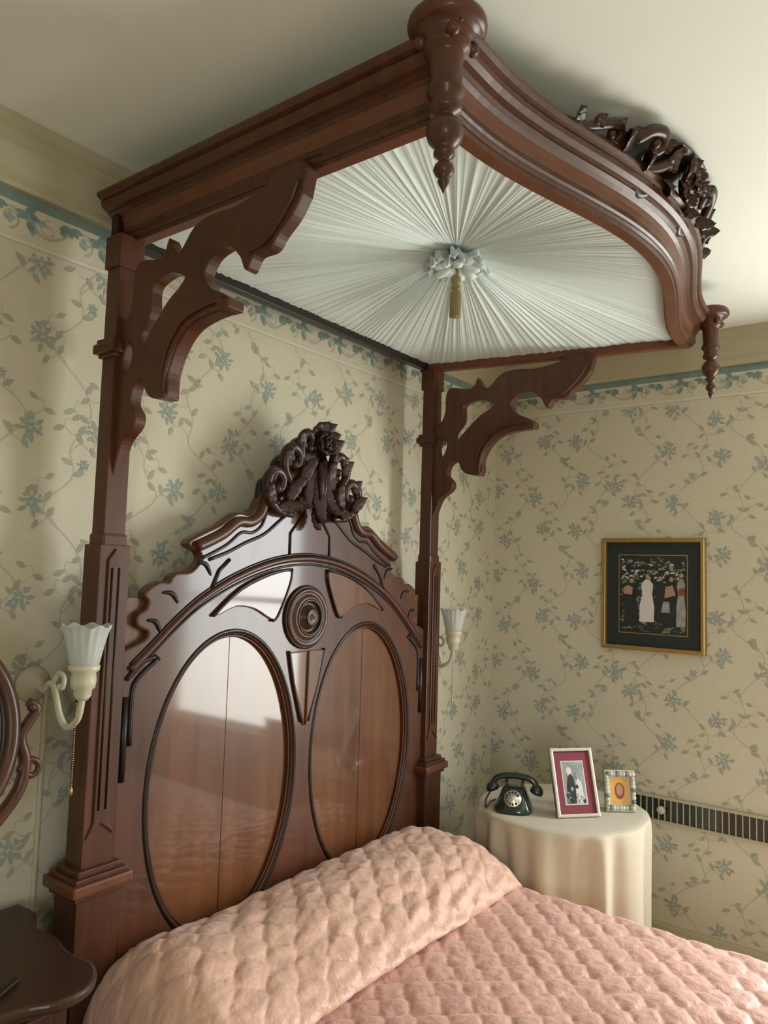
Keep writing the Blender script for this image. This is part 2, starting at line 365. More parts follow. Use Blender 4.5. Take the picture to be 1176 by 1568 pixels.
# carved crest on headboard
bd=B();cy=1.742
nrm=(0,-1,0)
def scroll(pts,r,y,m=M_carve,eye=True):
    q=catmull(pts,7);n=len(q)
    bd.tube([(x,y-.006*sin(pi*i/n),z) for i,(x,z) in enumerate(q)],[r*(.62+.45*sin(pi*i/n)) for i in range(n)],m,10)
    if eye:bd.ball((q[-1][0],y-.006,q[-1][1]),r*.95,m,12,8)
hol=[catmull([(C+s_*.185,1.895),(C+s_*.205,1.925),(C+s_*.175,1.945),(C+s_*.155,1.915)],4,True) for s_ in (-1,1)]+[catmull([(C+s_*.115,1.985),(C+s_*.14,2.015),(C+s_*.115,2.03),(C+s_*.09,2.005)],4,True) for s_ in (-1,1)]
sil=catmull([(.25,1.82),(.262,1.88),(.25,1.935),(.205,1.955),(.185,2.005),(.15,2.035),(.11,2.045),(.085,2.09),(.05,2.11),(.02,2.12)],3)
bd.plate([[(C-a,z) for a,z in sil]+[(C+a,z) for a,z in sil[::-1]]]+hol,.024,.006,M_dark,mapHB(1.765))
for s_ in (-1,1):
    X=lambda P:[(C+s_*a,z) for a,z in P]
    scroll(X([(.12,1.83),(.20,1.84),(.258,1.885),(.262,1.945),(.222,1.970),(.188,1.950),(.190,1.915),(.215,1.912)]),.018,cy-.018)
    scroll(X([(.10,1.88),(.135,1.93),(.180,1.985),(.178,2.040),(.138,2.062),(.102,2.040),(.105,2.005),(.130,2.002)]),.017,cy-.020)
    scroll(X([(.05,1.92),(.072,1.99),(.098,2.055),(.092,2.105),(.058,2.122),(.036,2.095),(.050,2.070)]),.016,cy-.022)
    for (a,z,ang,Ln,W) in ((.235,1.86,55,.085,.050),(.245,1.93,85,.060,.045),(.165,1.99,70,.070,.048),(.175,2.02,110,.05,.045),(.085,2.06,60,.075,.050),(.16,1.87,120,.11,.050),(.09,1.93,110,.12,.052),(.06,1.90,-40,.09,.045),(.21,1.845,170,.10,.045)):
        an=math.radians(ang);bd.leaf((C+s_*a,cy-.026,z),(s_*cos(an),-.16,sin(an)),nrm,Ln,W,M_carve,.18,3,la=.12,rnd=.55)
for ring,(rr,nn_,ht) in enumerate(((1.0,6,0),(.75,5,.012),(.5,4,.022))):
    for i in range(nn_):
        a=2*pi*i/nn_+ring*.5+.2
        bd.leaf((C+.02,cy-.030-ht,2.095),(cos(a),-.28-.35*ring,sin(a)),nrm,.056*rr,.060*rr,M_carve,.35,1,la=.0,rnd=.45)
bd.ball((C+.02,cy-.058,2.095),.013,M_carve)
for an,Ln in ((55,.10),(85,.085),(115,.085),(150,.09),(25,.10)):
    an=math.radians(an);bd.leaf((C+.025,cy-.012,2.10),(cos(an),-.15,sin(an)),nrm,Ln,.055,M_carve,.2,3,la=.1)
for (dx,z,an,Ln,W) in ((0,2.02,-90,.22,.075),(-.03,2.00,-108,.16,.05),(.03,2.00,-72,.16,.05),(-.03,1.93,-128,.10,.045),(.03,1.93,-52,.10,.045),(0,1.87,-90,.09,.05)):
    a=math.radians(an);bd.leaf((C+dx,cy-.030,z),(cos(a),-.06,sin(a)),nrm,Ln,W,M_carve,.08,4,la=.12)
bd.tube([(C-.012,cy-.05,2.02),(C-.008,cy-.055,1.93),(C,cy-.045,1.85)],[.010,.012,.006],M_carve,8)
bd.tube([(C+.012,cy-.05,2.02),(C+.010,cy-.055,1.93),(C,cy-.045,1.83)],[.010,.012,.006],M_carve,8)
bd.v=[(C-.012+(x-C)*.86,y,1.84+(z-1.84)*.965) for x,y,z in bd.v]
bd.obj('headboard_crest',bed)
# posts
for k,px in enumerate((1.143,2.677)):
    bd=B();y0=1.735;y1=1.79;yc=1.762
    def blk(hw,za,zb,m=M_wood,bev=.003,dy=None):
        dd=(y1-y0)/2 if dy is None else dy
        bd.box((px-hw,yc-dd,za),(px+hw,yc+dd,zb),m,bev)
    blk(.060,0,.835,dy=.050);blk(.066,.0,.10,dy=.056)
    blk(.070,.825,.842,dy=.060);blk(.083,.840,.868,m=M_rail,dy=.072,bev=.006);blk(.072,.866,.880,dy=.062);blk(.060,.878,.894,dy=.05)
    blk(.045,.89,1.70,dy=.036)
    blk(.037,1.69,1.73,dy=.032,bev=.008)
    blk(.032,1.70,2.53)
    blk(.040,2.195,2.207,dy=.036);blk(.052,2.205,2.232,dy=.046,bev=.006);blk(.044,2.230,2.245,dy=.040)
    blk(.038,2.44,2.53,dy=.034)
    yy=yc-.036
    st=[(-.018,1.0),(-.018,1.66),(0,1.685),(.018,1.66),(.018,1.0),(.03,.975),(.018,.985),(0,1.0),(-.018,.985),(-.03,.975)]
    bd.plate([[(px+a,z) for a,z in st]],.012,.003,M_wood,mapHB(yy))
    bd.tube([(px-.010,yy-.006,1.03),(px-.010,yy-.006,1.64)],.003,M_dark,6);bd.tube([(px+.010,yy-.006,1.03),(px+.010,yy-.006,1.64)],.003,M_dark,6)
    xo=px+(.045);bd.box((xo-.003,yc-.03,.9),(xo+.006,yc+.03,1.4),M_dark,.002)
    bd.obj('post_%d'%(k+1),bed)
# brackets
top=[(1.081,2.515),(1.10,2.535),(1.176,2.535),(1.200,2.512),(1.237,2.500),(1.302,2.488),(1.394,2.491),(1.450,2.476),(1.485,2.440),(1.505,2.425),(1.535,2.440),(1.548,2.468),(1.560,2.440),(1.591,2.427),(1.655,2.438),(1.680,2.425),(1.686,2.380),(1.686,2.346),(1.700,2.30),(1.737,2.27)]
low=[(1.737,1.885),(1.722,1.93),(1.702,1.972),(1.660,2.006),(1.655,2.035),(1.678,2.065),(1.672,2.105),(1.650,2.125),(1.624,2.124),(1.612,2.095),(1.585,2.073),(1.529,2.070),(1.526,2.127),(1.498,2.184),(1.451,2.226),(1.388,2.243),(1.326,2.250),(1.312,2.268),(1.345,2.290),(1.385,2.309),(1.410,2.347),(1.391,2.384),(1.359,2.401),(1.318,2.402),(1.278,2.366),(1.259,2.332),(1.235,2.362),(1.185,2.366),(1.160,2.392),(1.120,2.425),(1.093,2.462)]
hole=[(1.610,2.363),(1.560,2.385),(1.522,2.384),(1.475,2.361),(1.495,2.335),(1.540,2.306),(1.602,2.243),(1.640,2.205),(1.650,2.243),(1.613,2.297)]
hole2=[(1.70,2.24),(1.675,2.20),(1.69,2.15),(1.715,2.14),(1.722,2.19)]
arm=catmull([(1.318,2.256),(1.388,2.250),(1.455,2.232),(1.503,2.188),(1.531,2.128),(1.535,2.075)],5)
for k,(px,sk) in enumerate(((1.143,0.0),(2.677,.18))):
    bd=B()
    lp=catmull(top,3)[:-1]+[top[-1]]+catmull(low,4)
    F=lambda dx,y,z,px=px,sk=sk:(px+dx+(1.735-y)*sk,y,z)
    bd.plate([lp,catmull(hole,4,True),catmull(hole2,4,True)],.036,.004,M_wood,lambda p:F(p[2],p[0],p[1]))
    for dx in (-.020,.020):
        for off,r in ((0,.007),(.022,.005)):
            bd.tube([F(dx,y+off*.6,z+off*.8) for y,z in arm],r,M_wood,8)
        bd.tube([F(dx,y+.006,z+.004) for y,z in catmull([(1.24,2.365),(1.19,2.375),(1.15,2.41),(1.115,2.45),(1.095,2.49)],4)],.006,M_wood,8)
    o=(1.735-1.32)*sk;bd.box((px-.026+o,1.305,2.247),(px+.026+o,1.345,2.272),M_wood,.005);o=(1.735-1.54)*sk;bd.box((px-.024+o,1.527,2.062),(px+.024+o,1.56,2.078),M_wood,.004)
    bd.obj('tester_bracket_%d'%(k+1),bed)
# tester cornice
XR=2.84
def yf(x):
    t=(x-1.19)/(XR-1.19);t=max(0,min(1,t));return .778-.142*sin(pi*t)**2
path=[(1.19,1.81),(1.19,1.4),(1.19,1.0),(1.19,.778)]+[(1.19+(XR-1.19)*i/44,yf(1.19+(XR-1.19)*i/44)) for i in range(1,44)]+[(XR,.778),(2.78,1.1),(2.705,1.5),(2.645,1.81)]
PR=[(-.002,2.60),(-.002,2.530),(.004,2.524),(.034,2.524),(.038,2.532),(.042,2.532),(.046,2.538),(.046,2.543),(.051,2.547),(.050,2.560),(.052,2.578),(.058,2.590),(.066,2.597),(.072,2.600),(.076,2.602),(.076,2.607),(.086,2.609),(.096,2.617),(.099,2.626),(.096,2.632),(.106,2.635),(.113,2.642),(.112,2.650),(.104,2.655),(-.002,2.655)]
bd=B()
np_=len(PR);Vs=[];n=len(path);seg=[]
for i in range(n-1):
    d=Vector(path[i+1])-Vector(path[i]);d.normalize();seg.append(Vector((d.y,-d.x)))
if seg[0].x>0:seg=[-s for s in seg]
for i in range(n):
    a=seg[max(i-1,0)];b_=seg[min(i,n-2)];mm=(a+b_).normalized();k=1/max(.5,mm.dot(a))
    for o,z in PR:Vs.append((path[i][0]+mm.x*k*o,path[i][1]+mm.y*k*o,z))
fs=[];fs2=[]
for i in range(n-1):
    for j in range(np_):
        j2=(j+1)%np_;q=(i*np_+j,i*np_+j2,(i+1)*np_+j2,(i+1)*np_+j)
        (fs2 if j in (0,1,2,9,10) else fs).append(q)
fs+= [tuple(range(np_)),tuple((n-1)*np_+j for j in range(np_))]
bd.add(Vs,fs,M_wood,False);bd.add(Vs,fs2,M_rail,False)
bd.box((1.12,1.770,2.528),(2.70,1.80,2.60),M_dark,.004)
bd.obj('tester_cornice',bed)
FP=[(.0001,2.708),(.058,2.708),(.070,2.704),(.077,2.696),(.079,2.686),(.076,2.676),(.068,2.670),(.056,2.668),(.055,2.660),(.048,2.655),(.046,2.648),(.049,2.642),(.045,2.634),(.036,2.628),(.033,2.620),(.032,2.565),(.037,2.558),(.037,2.548),(.028,2.540),(.028,2.528),(.033,2.520),(.031,2.510),(.018,2.505),(.016,2.500),(.026,2.494),(.035,2.482),(.037,2.468),(.033,2.452),(.022,2.440),(.015,2.434),(.021,2.429),(.021,2.423),(.012,2.416),(.010,2.410),(.018,2.402),(.021,2.392),(.016,2.382),(.009,2.376),(.012,2.371),(.010,2.365),(.005,2.355),(.0001,2.345)]
for k,(fx,fy,zt,sl,s1) in enumerate(((1.106,.716,2.674,.937,.95),(2.905,.678,2.662,.95,.84))):
    bd=B();bd.lathe([(r*s1,zt+(z-2.70)*sl) for r,z in FP],M_wood,(fx,fy,0),40)
    for i in range(4):
        a=i*pi/2+pi/4;bd.ball((fx+.052*s1*cos(a),fy+.052*s1*sin(a),zt-.052*sl),.014*s1,M_wood,12,8)
    bd.obj('tester_finial_%d'%(k+1),bed)
# tester crest carving
bd=B();CX=1.93
def cz(x,z,fw=0):return (x,yf(x)-.085-(z-2.64)*.75-fw,z)
sil=catmull([(.20,2.62),(.19,2.66),(.165,2.695),(.12,2.71),(.09,2.728),(.04,2.732)],3)
bd.plate([[(CX-a,z) for a,z in sil]+[(CX+a,z) for a,z in sil[::-1]]],.020,.005,M_dark,lambda p:cz(p[0],p[1],p[2]-.004))
for s_ in (-1,1):
    for path_,r in (([(.46,2.652),(.40,2.658),(.35,2.678),(.315,2.690),(.290,2.678),(.30,2.662),(.32,2.668)],.012),
                    ([(.36,2.652),(.29,2.658),(.24,2.685),(.21,2.712),(.17,2.720),(.15,2.700),(.165,2.684),(.18,2.696)],.014),
                    ([(.22,2.65),(.15,2.655),(.10,2.68),(.075,2.715)],.014),
                    ([(.20,2.645),(.18,2.625),(.13,2.61),(.10,2.63),(.12,2.645)],.012)):
        q=catmull(path_,6);nq=len(q);bd.tube([cz(CX+s_*a,z,.008) for a,z in q],[r*(.6+.5*sin(pi*i/nq)) for i in range(nq)],M_carve,10)
        bd.ball(cz(CX+s_*path_[-1][0],path_[-1][1],.012),r*.95,M_carve,10,7)
    for (a,z,ang,Ln,W) in ((.43,2.656,35,.035,.035),(.37,2.664,80,.032,.035),(.31,2.676,60,.032,.035),(.25,2.675,100,.040,.040),(.14,2.69,100,.038,.042),(.08,2.67,70,.058,.045),(.26,2.655,10,.07,.035),(.07,2.645,-50,.05,.045),(.17,2.65,-5,.07,.040)):
        an=math.radians(ang);x=CX+s_*a;bd.leaf(cz(x,z,.014),(s_*cos(an),-.5,sin(an)),(0,-1,0),Ln,W,M_carve,.2,3,la=.1)
for i in range(5):
    an=math.radians(20+i*35);bd.leaf(cz(CX,2.67,.02),(cos(an),-.5,sin(an)*.9),(0,-1,0),.068,.048,M_carve,.1)
for i in range(5):
    an=math.radians(-30-i*30);bd.leaf(cz(CX,2.66,.02),(cos(an),-.25,sin(an)),(0,-1,.0),.060,.042,M_carve,.15)
bd.ball(cz(CX,2.665,.035),(.03,.022,.025),M_carve)
for a in range(6):
    bd.leaf(cz(CX,2.665,.04),(cos(a*pi/3),-.6,sin(a*pi/3)),(0,-1,0),.036,.034,M_carve,.2,1,la=0)
bd.obj('tester_crest',bed)
# gathered sunburst lining
FC=Vector((1.94,1.20,2.652))
bnd=[]
def seglist(p,q,k):return [(p[0]+(q[0]-p[0])*i/k,p[1]+(q[1]-p[1])*i/k) for i in range(k)]
bnd+=seglist((1.188,1.782),(1.188,.776),640)
bnd+=[(1.188+(XR+.004-1.188)*i/900,yf(1.188+(XR-1.188)*i/900)-.002) for i in range(900)]
bnd+=seglist((XR+.004,.776),(2.65,1.782),640);bnd+=seglist((2.65,1.782),(1.188,1.782),860)
nb=len(bnd);rows=14;vs=[];fs=[]
phs=[math.atan2(p[1]-FC.y,p[0]-FC.x) for p in bnd]
def pleat(a):
    w=a*59+3.0*sin(a*5+1)+1.7*sin(a*11)
    w2=a*97+2.5*sin(a*7+2)
    w3=a*23+2*sin(a*3)
    return .42*(1-abs(sin(w)))**1.5+.28*(1-abs(sin(w2)))**1.2+.30*(.5+.5*sin(w3))+.22*noise.noise(Vector((cos(a)*22,sin(a)*22,0)))
pls=[pleat(a) for a in phs]
for j in range(rows+1):
    t=.035+(1-.035)*j/rows
    for i,p in enumerate(bnd):
        x=FC.x+(p[0]-FC.x)*t;y=FC.y+(p[1]-FC.y)*t
        R=math.hypot(p[0]-FC.x,p[1]-FC.y)*t
        z=FC.z+(2.556-FC.z)*(t**1.15)
        amp=.014*min(1,(R/.22))*(1-.55*t**2)
        z-=amp*(pls[i]+.12*noise.noise(Vector((x*7,y*7,1))))
        vs.append((x,y,z))
for j in range(rows):
    for i in range(nb):
        k=(i+1)%nb;fs.append((j*nb+i,j*nb+k,(j+1)*nb+k,(j+1)*nb+i))
bd=B();bd.add(vs,fs,M_fabric)
bd.obj('tester_lining',bed)
bd=B();nA=160;vs=[];fs=[];rr=16;RS=.78
for j in range(rr+1):
    t=j/rr
    for i in range(nA):
        a=2*pi*i/nA
        puff=1+.20*sin(a*7+1)+.13*sin(a*13)+.08*sin(a*29)
        R=.012+.092*sin(pi*min(t,.5))*puff if t<.5 else .012+.092*puff*sin(pi*t)**.8+(.03 if t>.5 else 0)*(1-t)
        zz=-.012-.040*t if t<.5 else -.032-.028*sin(pi*t)+.035*(t-.5)
        zz+=.008*sin(a*21+t*8)+.007*sin(a*9)
        if t>=.5:R=max(.01,R*.98)
        vs.append((FC.x+R*RS*cos(a),FC.y+R*RS*sin(a),FC.z+zz*.9))
for j in range(rr):
    for i in range(nA):
        k=(i+1)%nA;fs.append((j*nA+i,j*nA+k,(j+1)*nA+k,(j+1)*nA+i))
bd.add(vs,fs,M_fabric)
for i in range(9):
    a=2*pi*i/9+.3;T=Matrix.Rotation(a,4,'Z')@Matrix.Rotation(.5+.3*sin(i*5),4,'Y')
    bd.ball((FC.x+.046*cos(a),FC.y+.046*sin(a),FC.z-.045+.008*sin(i*2.3)),(.030,.017,.014),M_fabric,12,8,T)
bd.tube([(FC.x,FC.y,FC.z-.045),(FC.x+.01,FC.y,FC.z-.06),(FC.x,FC.y,FC.z-.075)],.005,M_tas,8)
bd.obj('lining_rosette',bed)
bd=B()
tp=[(.0001,0),(.006,-.002),(.012,-.008),(.015,-.018),(.012,-.028),(.008,-.033),(.013,-.038),(.013,-.046),(.010,-.049),(.015,-.058),(.017,-.09),(.018,-.135),(.0001,-.135)]
bd.lathe(tp,M_tas,(FC.x,FC.y,FC.z-.068),64,None,.08,18)
bd.obj('tassel',bed)
bd=B()
for x in (1.225,2.535):bd.box((x-.02,-.22,.22),(x+.02,1.74,.42),M_wood,.004)
bd.box((1.20,-.26,.0),(2.57,-.22,.60),M_wood,.01)
bd.box((1.25,-.20,.25),(2.51,1.74,.52),M_white,.03)
bd.obj('bed_frame_and_mattress',bed)
# quilt: ogee (onion) stitching
def quilt(s,t,Wq=.104,Hq=.114):
    c=cos(2*pi*t/Hq)
    a=abs(sin(pi*(s/Wq-.25*c)));b_=abs(cos(pi*(s/Wq+.25*c)))
    return min(1,(a*b_)**.30*1.06)
spread=empty('quilted_bedspread')
bd=B();vs=[];fs=[]
x0,x1,yS,yE=1.205,2.552,1.33,-.27
drop=.36;st=.0052
ns=int((x1-x0+2*drop)/st);nt=int((yS-yE+drop*.8)/st)
R=.06
def edge(e):
    if e<=0:return (e,0)
    if e<R*pi/2:return (R*sin(e/R),R*(1-cos(e/R)))
    return (R+.03*(e-R*pi/2),R+(e-R*pi/2))
for j in range(nt+1):
    t=j*st;yraw=yS-t
    for i in range(ns+1):
        s=-drop+i*st;xr=x0+s
        if xr<x0+R:o,dn=edge(x0+R-xr);X=x0+R-o;D=dn
        elif xr>x1-R:o,dn=edge(xr-(x1-R));X=x1-R+o;D=dn
        else:X=xr;D=0
        if yraw<yE+R:o,dn=edge(yE+R-yraw);Y=yE+R-o;D+=dn
        else:Y=yraw
        q=quilt(xr+.007*noise.noise(Vector((xr*5,yraw*5,9))),yraw+.009*noise.noise(Vector((xr*4,yraw*4,2))))
        h=.0105*q+.0060*noise.noise(Vector((xr*30,yraw*30,0)))*(1.3-q)+.0035*noise.noise(Vector((xr*11,yraw*11,0)))
        Z=.546-min(D,.42)+.010*noise.noise(Vector((xr*2.3,yraw*2.3,3)))
        if D<.03:Z+=h
        else:
            if xr<x0+R:X-=h
            elif xr>x1-R:X+=h
            else:Y-=h
        vs.append((X,Y,Z))
for j in range(nt):
    for i in range(ns):
        a=j*(ns+1)+i;fs.append((a,a+1,a+ns+2,a+ns+1))
bd.add(vs,fs,M_quilt);bd.obj('coverlet',spread)
prof=catmull([(1.36,.535),(1.27,.548),(1.236,.560),(1.230,.578),(1.252,.606),(1.32,.648),(1.42,.684),(1.53,.696),(1.63,.684),(1.70,.652),(1.74,.60)],12)
cum=[0]
for i in range(1,len(prof)):cum.append(cum[-1]+math.dist(prof[i],prof[i-1]))
tot=cum[-1];npf=int(tot/.0055);pp=[];k=0
for i in range(npf+1):
    d=tot*i/npf
    while k<len(cum)-2 and cum[k+1]<d:k+=1
    w=(d-cum[k])/max(1e-9,cum[k+1]-cum[k]);pp.append((prof[k][0]+(prof[k+1][0]-prof[k][0])*w,prof[k][1]+(prof[k+1][1]-prof[k][1])*w,d))
vs=[];fs=[];xa,xb=1.10,2.568;nx=int((xb-xa)/.0055)+20
for i in range(nx+1):
    s=i/nx
    x=xa+(xb-xa)*s
    e=min(x-xa,xb-x)/.15
    E=1 if e>=1 else math.sqrt(max(0,1-(1-e)**2))
    lim=1.745 if 1.235<x<2.585 else 1.692
    for (y,z,d) in pp:
        nz_=.020*noise.noise(Vector((x*3.6,d*5,0)))
        zz=.50+(z+nz_-.50)*(.05+.95*E)
        yy=1.50+(y-1.50)*(.86+.14*E)
        q=quilt(x+.02+.014*noise.noise(Vector((x*5,d*5,9))),d+.3+.016*noise.noise(Vector((x*5,d*5,4))),.116,.124)
        wr=noise.noise(Vector((x*9+d*6,d*26-x*8,5)))
        cw=math.exp(-((x-2.12)/.25)**2-((d-.20)/.12)**2)
        h=.0115*q+.0075*noise.noise(Vector((x*27,d*27,5)))*(1.3-q)+(.006+.013*cw)*wr
        nf=max(0,min(1,(1.32-y)/.09))
        vs.append((x,min(lim,yy)-h*nf*.8,zz+h*(1-nf*.6)*(.3+.7*E)))
m_=len(pp)
for i in range(nx):
    for j in range(m_-1):
        a=i*m_+j;fs.append((a,a+1,a+m_+1,a+m_))
bd=B();bd.add(vs,fs,M_pillow);
bd.obj('pillow_sham',spread)
# ---------------------------------------------------------------- round table
tab=empty('round_side_table');tx,ty=2.965,1.27
bd=B();bd.lathe([(.0001,.70),(.325,.70),(.325,.715),(.0001,.715)],M_wood,(tx,ty,0),48)
bd.lathe([(.03,.70),(.03,.2),(.06,.1),(.15,.02),(.15,0)],M_wood,(tx,ty,0),24);bd.obj('pedestal_base',tab)
nA=480;vs=[];fs=[]
rows_=[(0.0,.720,0),(.15,.721,0),(.30,.721,0),(.328,.720,0),(.337,.715,.1),(.340,.70,.35),(.339,.66,.75),(.336,.58,1),(.334,.45,1.15),(.333,.30,1.3),(.333,.15,1.4),(.333,.02,1.45)]
for (r,z,k) in rows_:
    for i in range(nA):
        a=2*pi*i/nA
        ph=a*11+1.1*sin(a*3)+.8*sin(a*2+1)+z*.8
        fo=1.15*(.5+.5*cos(ph))**2.2-.4+.38*sin(a*19+2*z)+.28*sin(a*6+z)
        rr_=r+k*.022*fo
        vs.append((tx+rr_*cos(a),ty+rr_*sin(a),z))
for j in range(len(rows_)-1):
    for i in range(nA):
        k=(i+1)%nA;fs.append((j*nA+i,j*nA+k,(j+1)*nA+k,(j+1)*nA+i))
bd=B();bd.add(vs,fs,M_cloth);bd.obj('tablecloth',tab)
def TR(x,y,z,rot=0):return Matrix.Translation((x,y,z))@Matrix.Rotation(rot,4,'Z')
tel=empty('rotary_telephone');bd=B()
T=TR(2.79,1.40,.722,math.radians(-68))@Matrix.Scale(.95,4)
def loft(secs,m,T):
    vs=[];fs=[];n=24
    for (hx,hy,z,ox,oy) in secs:
        for i in range(n):
            a=2*pi*i/n;c_,s_=cos(a),sin(a);p=3.2
            vs.append(T@Vector((ox+hx*math.copysign(abs(c_)**(2/p),c_),oy+hy*math.copysign(abs(s_)**(2/p),s_),z)))
    for j in range(len(secs)-1):
        for i in range(n):
            k=(i+1)%n;fs.append((j*n+i,j*n+k,(j+1)*n+k,(j+1)*n+i))
    fs+= [tuple(range(n)),tuple((len(secs)-1)*n+i for i in range(n))]
    bd.add(vs,fs,m)
loft([(.078,.080,0,0,0),(.080,.082,.012,0,0),(.074,.074,.028,0,.003),(.060,.058,.055,0,.012),(.050,.042,.078,0,.02),(.046,.034,.088,0,.024),(.03,.02,.092,0,.024)],M_black,T)
Td=T@Matrix.Translation((0,-.040,.050))@Matrix.Rotation(math.radians(52),4,'X')
bd.lathe([(.044,0),(.046,.006),(.040,.010),(.034,.008),(.0001,.008)],M_black,(0,0,0),28,Td)
bd.lathe([(.036,.0095),(.034,.013),(.016,.013),(.014,.016),(.0001,.016)],M_silver,(0,0,0),28,Td)
for i in range(10):
    a=i*2*pi/12+.6;bd.ball(Td@Vector((.026*cos(a),.026*sin(a),.013)),.0052,M_black,8,6)
for sx in (-1,1):
    for sy in (0,.04):bd.box((-.006+sx*.034,.004+sy,.085),(.006+sx*.034,.016+sy,.112),M_black,.003,T)
hp=[T@Vector((x,.03,z)) for x,z in catmull([(-.092,.088),(-.080,.112),(-.05,.126),(0,.130),(.05,.126),(.080,.112),(.092,.088)],4)]
bd.tube(hp,[.0125]*len(hp),M_black,12)
for sx in (-1,1):
    Te=T@Matrix.Translation((sx*.094,.03,.078))@Matrix.Rotation(sx*.35,4,'Y')
    bd.lathe([(.022,-.016),(.028,-.012),(.029,0),(.022,.014),(.010,.022),(.0001,.024)],M_black,(0,0,0),20,Te)
bd.tube([T@Vector(p) for p in catmull([(-.10,.03,.06),(-.12,.02,.02),(-.11,-.04,.008),(-.10,.06,.008),(-.05,.10,.01)],6)],.004,M_black,6)
bd.obj('telephone_body',tel)
def frameon(name,base,dirx,Wd,Ht,lean,bw,mf,content):
    e=empty(name);u=Vector((*dirx,0)).normalized();back=Vector((-u.y,u.x,0));
    if back.y<0:back=-back
    up=(Vector((0,0,1))*cos(lean)+back*sin(lean));nf=u.cross(up);
    if nf.y>0:nf=-nf
    o=Vector(base)
    T=Matrix(((u.x,up.x,nf.x,o.x),(u.y,up.y,nf.y,o.y),(u.z,up.z,nf.z,o.z),(0,0,0,1)))
    bd=B()
    bd.box((-Wd/2,0,-.010),(Wd/2,Ht,-.002),M_black,.001,T)
    for lo,hi in (((-Wd/2,0),(Wd/2,bw)),((-Wd/2,Ht-bw),(Wd/2,Ht)),((-Wd/2,bw*.5),(-Wd/2+bw,Ht-bw*.5)),((Wd/2-bw,bw*.5),(Wd/2,Ht-bw*.5))):
        bd.box((lo[0],lo[1],-.004),(hi[0],hi[1],.010),mf,.003,T)
    bd.tube([T@Vector((0,Ht*.6,-.01)),o+back*(Ht*.6*sin(lean)+.07)+Vector((0,0,.004))],.006,M_black,6)
    content(bd,T)
    bd.obj('frame',e);return e
def flat(bd,T,pts,k,m):bd.add([T@Vector((p[0],p[1],.0005+.0004*k)) for p in pts],[tuple(range(len(pts)))],m,False)
def rect(bd,T,x0,y0,x1,y1,k,m):flat(bd,T,[(x0,y0),(x1,y0),(x1,y1),(x0,y1)],k,m)
def disc(bd,T,x,y,a,b_,k,m):flat(bd,T,ell(x,y,a,b_,18),k,m)
def contA(bd,T):
    rect(bd,T,-.078,.008,.078,.242,0,M_maroon);rect(bd,T,-.048,.045,.048,.21,1,M_pwhite);rect(bd,T,-.044,.049,.044,.206,2,M_pgrey)
    flat(bd,T,[(-.036,.05),(-.034,.11),(-.026,.150),(-.012,.16),(0,.145),(.006,.05)],3,M_photo);disc(bd,T,-.018,.172,.011,.014,4,M_pwhite)
    flat(bd,T,[(.0,.05),(.004,.12),(.014,.145),(.03,.13),(.036,.05)],4,M_pwhite);disc(bd,T,.016,.155,.010,.013,5,M_pgrey)
    for i in range(14):disc(bd,T,-.035+.07*random.random(),.055+.06*random.random(),.006,.008,6+i*.05,M_pgrey if i%2 else M_photo)
frameon('photo_frame',(2.870,1.160,.723),(.75,-.66),.178,.258,math.radians(20),.012,M_silver,contA)
def contB(bd,T):
    rect(bd,T,-.05,.01,.05,.145,0,M_ivory);rect(bd,T,-.034,.030,.034,.125,1,M_porange);disc(bd,T,0,.078,.020,.032,2,M_pred);disc(bd,T,0,.082,.014,.022,3,M_pskin)
    for i in range(34):
        t=i/34*4;s=int(t);q=(t-s)*2-1
        x,y=((q*.054,.014),(.053,.078+q*.062),(-q*.054,.143),(-.053,.078-q*.062))[s]
        bd.ball(T@Vector((x,y,.010)),.0085+.003*random.random(),(M_ivory,M_pleaf,M_pwhite)[i%3] if i%4 else M_ivory,8,6)
frameon('floral_photo_frame',(3.055,1.060,.723),(.62,-.78),.122,.158,math.radians(12),.014,M_ivory,contB)
# ---------------------------------------------------------------- wall picture
e=empty('framed_wall_picture');bd=B()
T=Matrix(((0,0,-1,XB-.012),(-1,0,0,1.072),(0,1,0,1.585),(0,0,0,1)))
w,h=.232,.258
bd.box((-w,-h,-.010),(w,h,0),M_black,.001,T)
for lo,hi in (((-w,-h),(w,-h+.020)),((-w,h-.020),(w,h)),((-w,-h+.01),(-w+.020,h-.01)),((w-.020,-h+.01),(w,h-.01))):
    bd.box((lo[0],lo[1],-.008),(hi[0],hi[1],.020),M_gold,.006,T)
rect(bd,T,-w+.01,-h+.01,w-.01,h-.01,1,M_green);
pw,ph_=.152,.178;rect(bd,T,-pw-.004,-ph_-.004,pw+.004,ph_+.004,2,M_gold);rect(bd,T,-pw,-ph_,pw,ph_,3,M_photo)
for i in range(480):
    y=random.uniform(-ph_+.01,ph_-.012);x=random.uniform(-pw+.012,pw-.012)
    top_=y>.05
    mm=(M_pleaf,M_pgrey if top_ else M_pleaf,M_photo,M_pleaf,M_pwhite if top_ else M_photo)[i%5]
    a0=random.random()*3;r0=.004+.006*random.random()
    flat(bd,T,[(x+r0*(1+.5*cos(3*t_+a0))*cos(t_),y+r0*.8*(1+.5*sin(2*t_+a0))*sin(t_)) for t_ in [q*pi/6 for q in range(12)]],4+i*.006,mm)
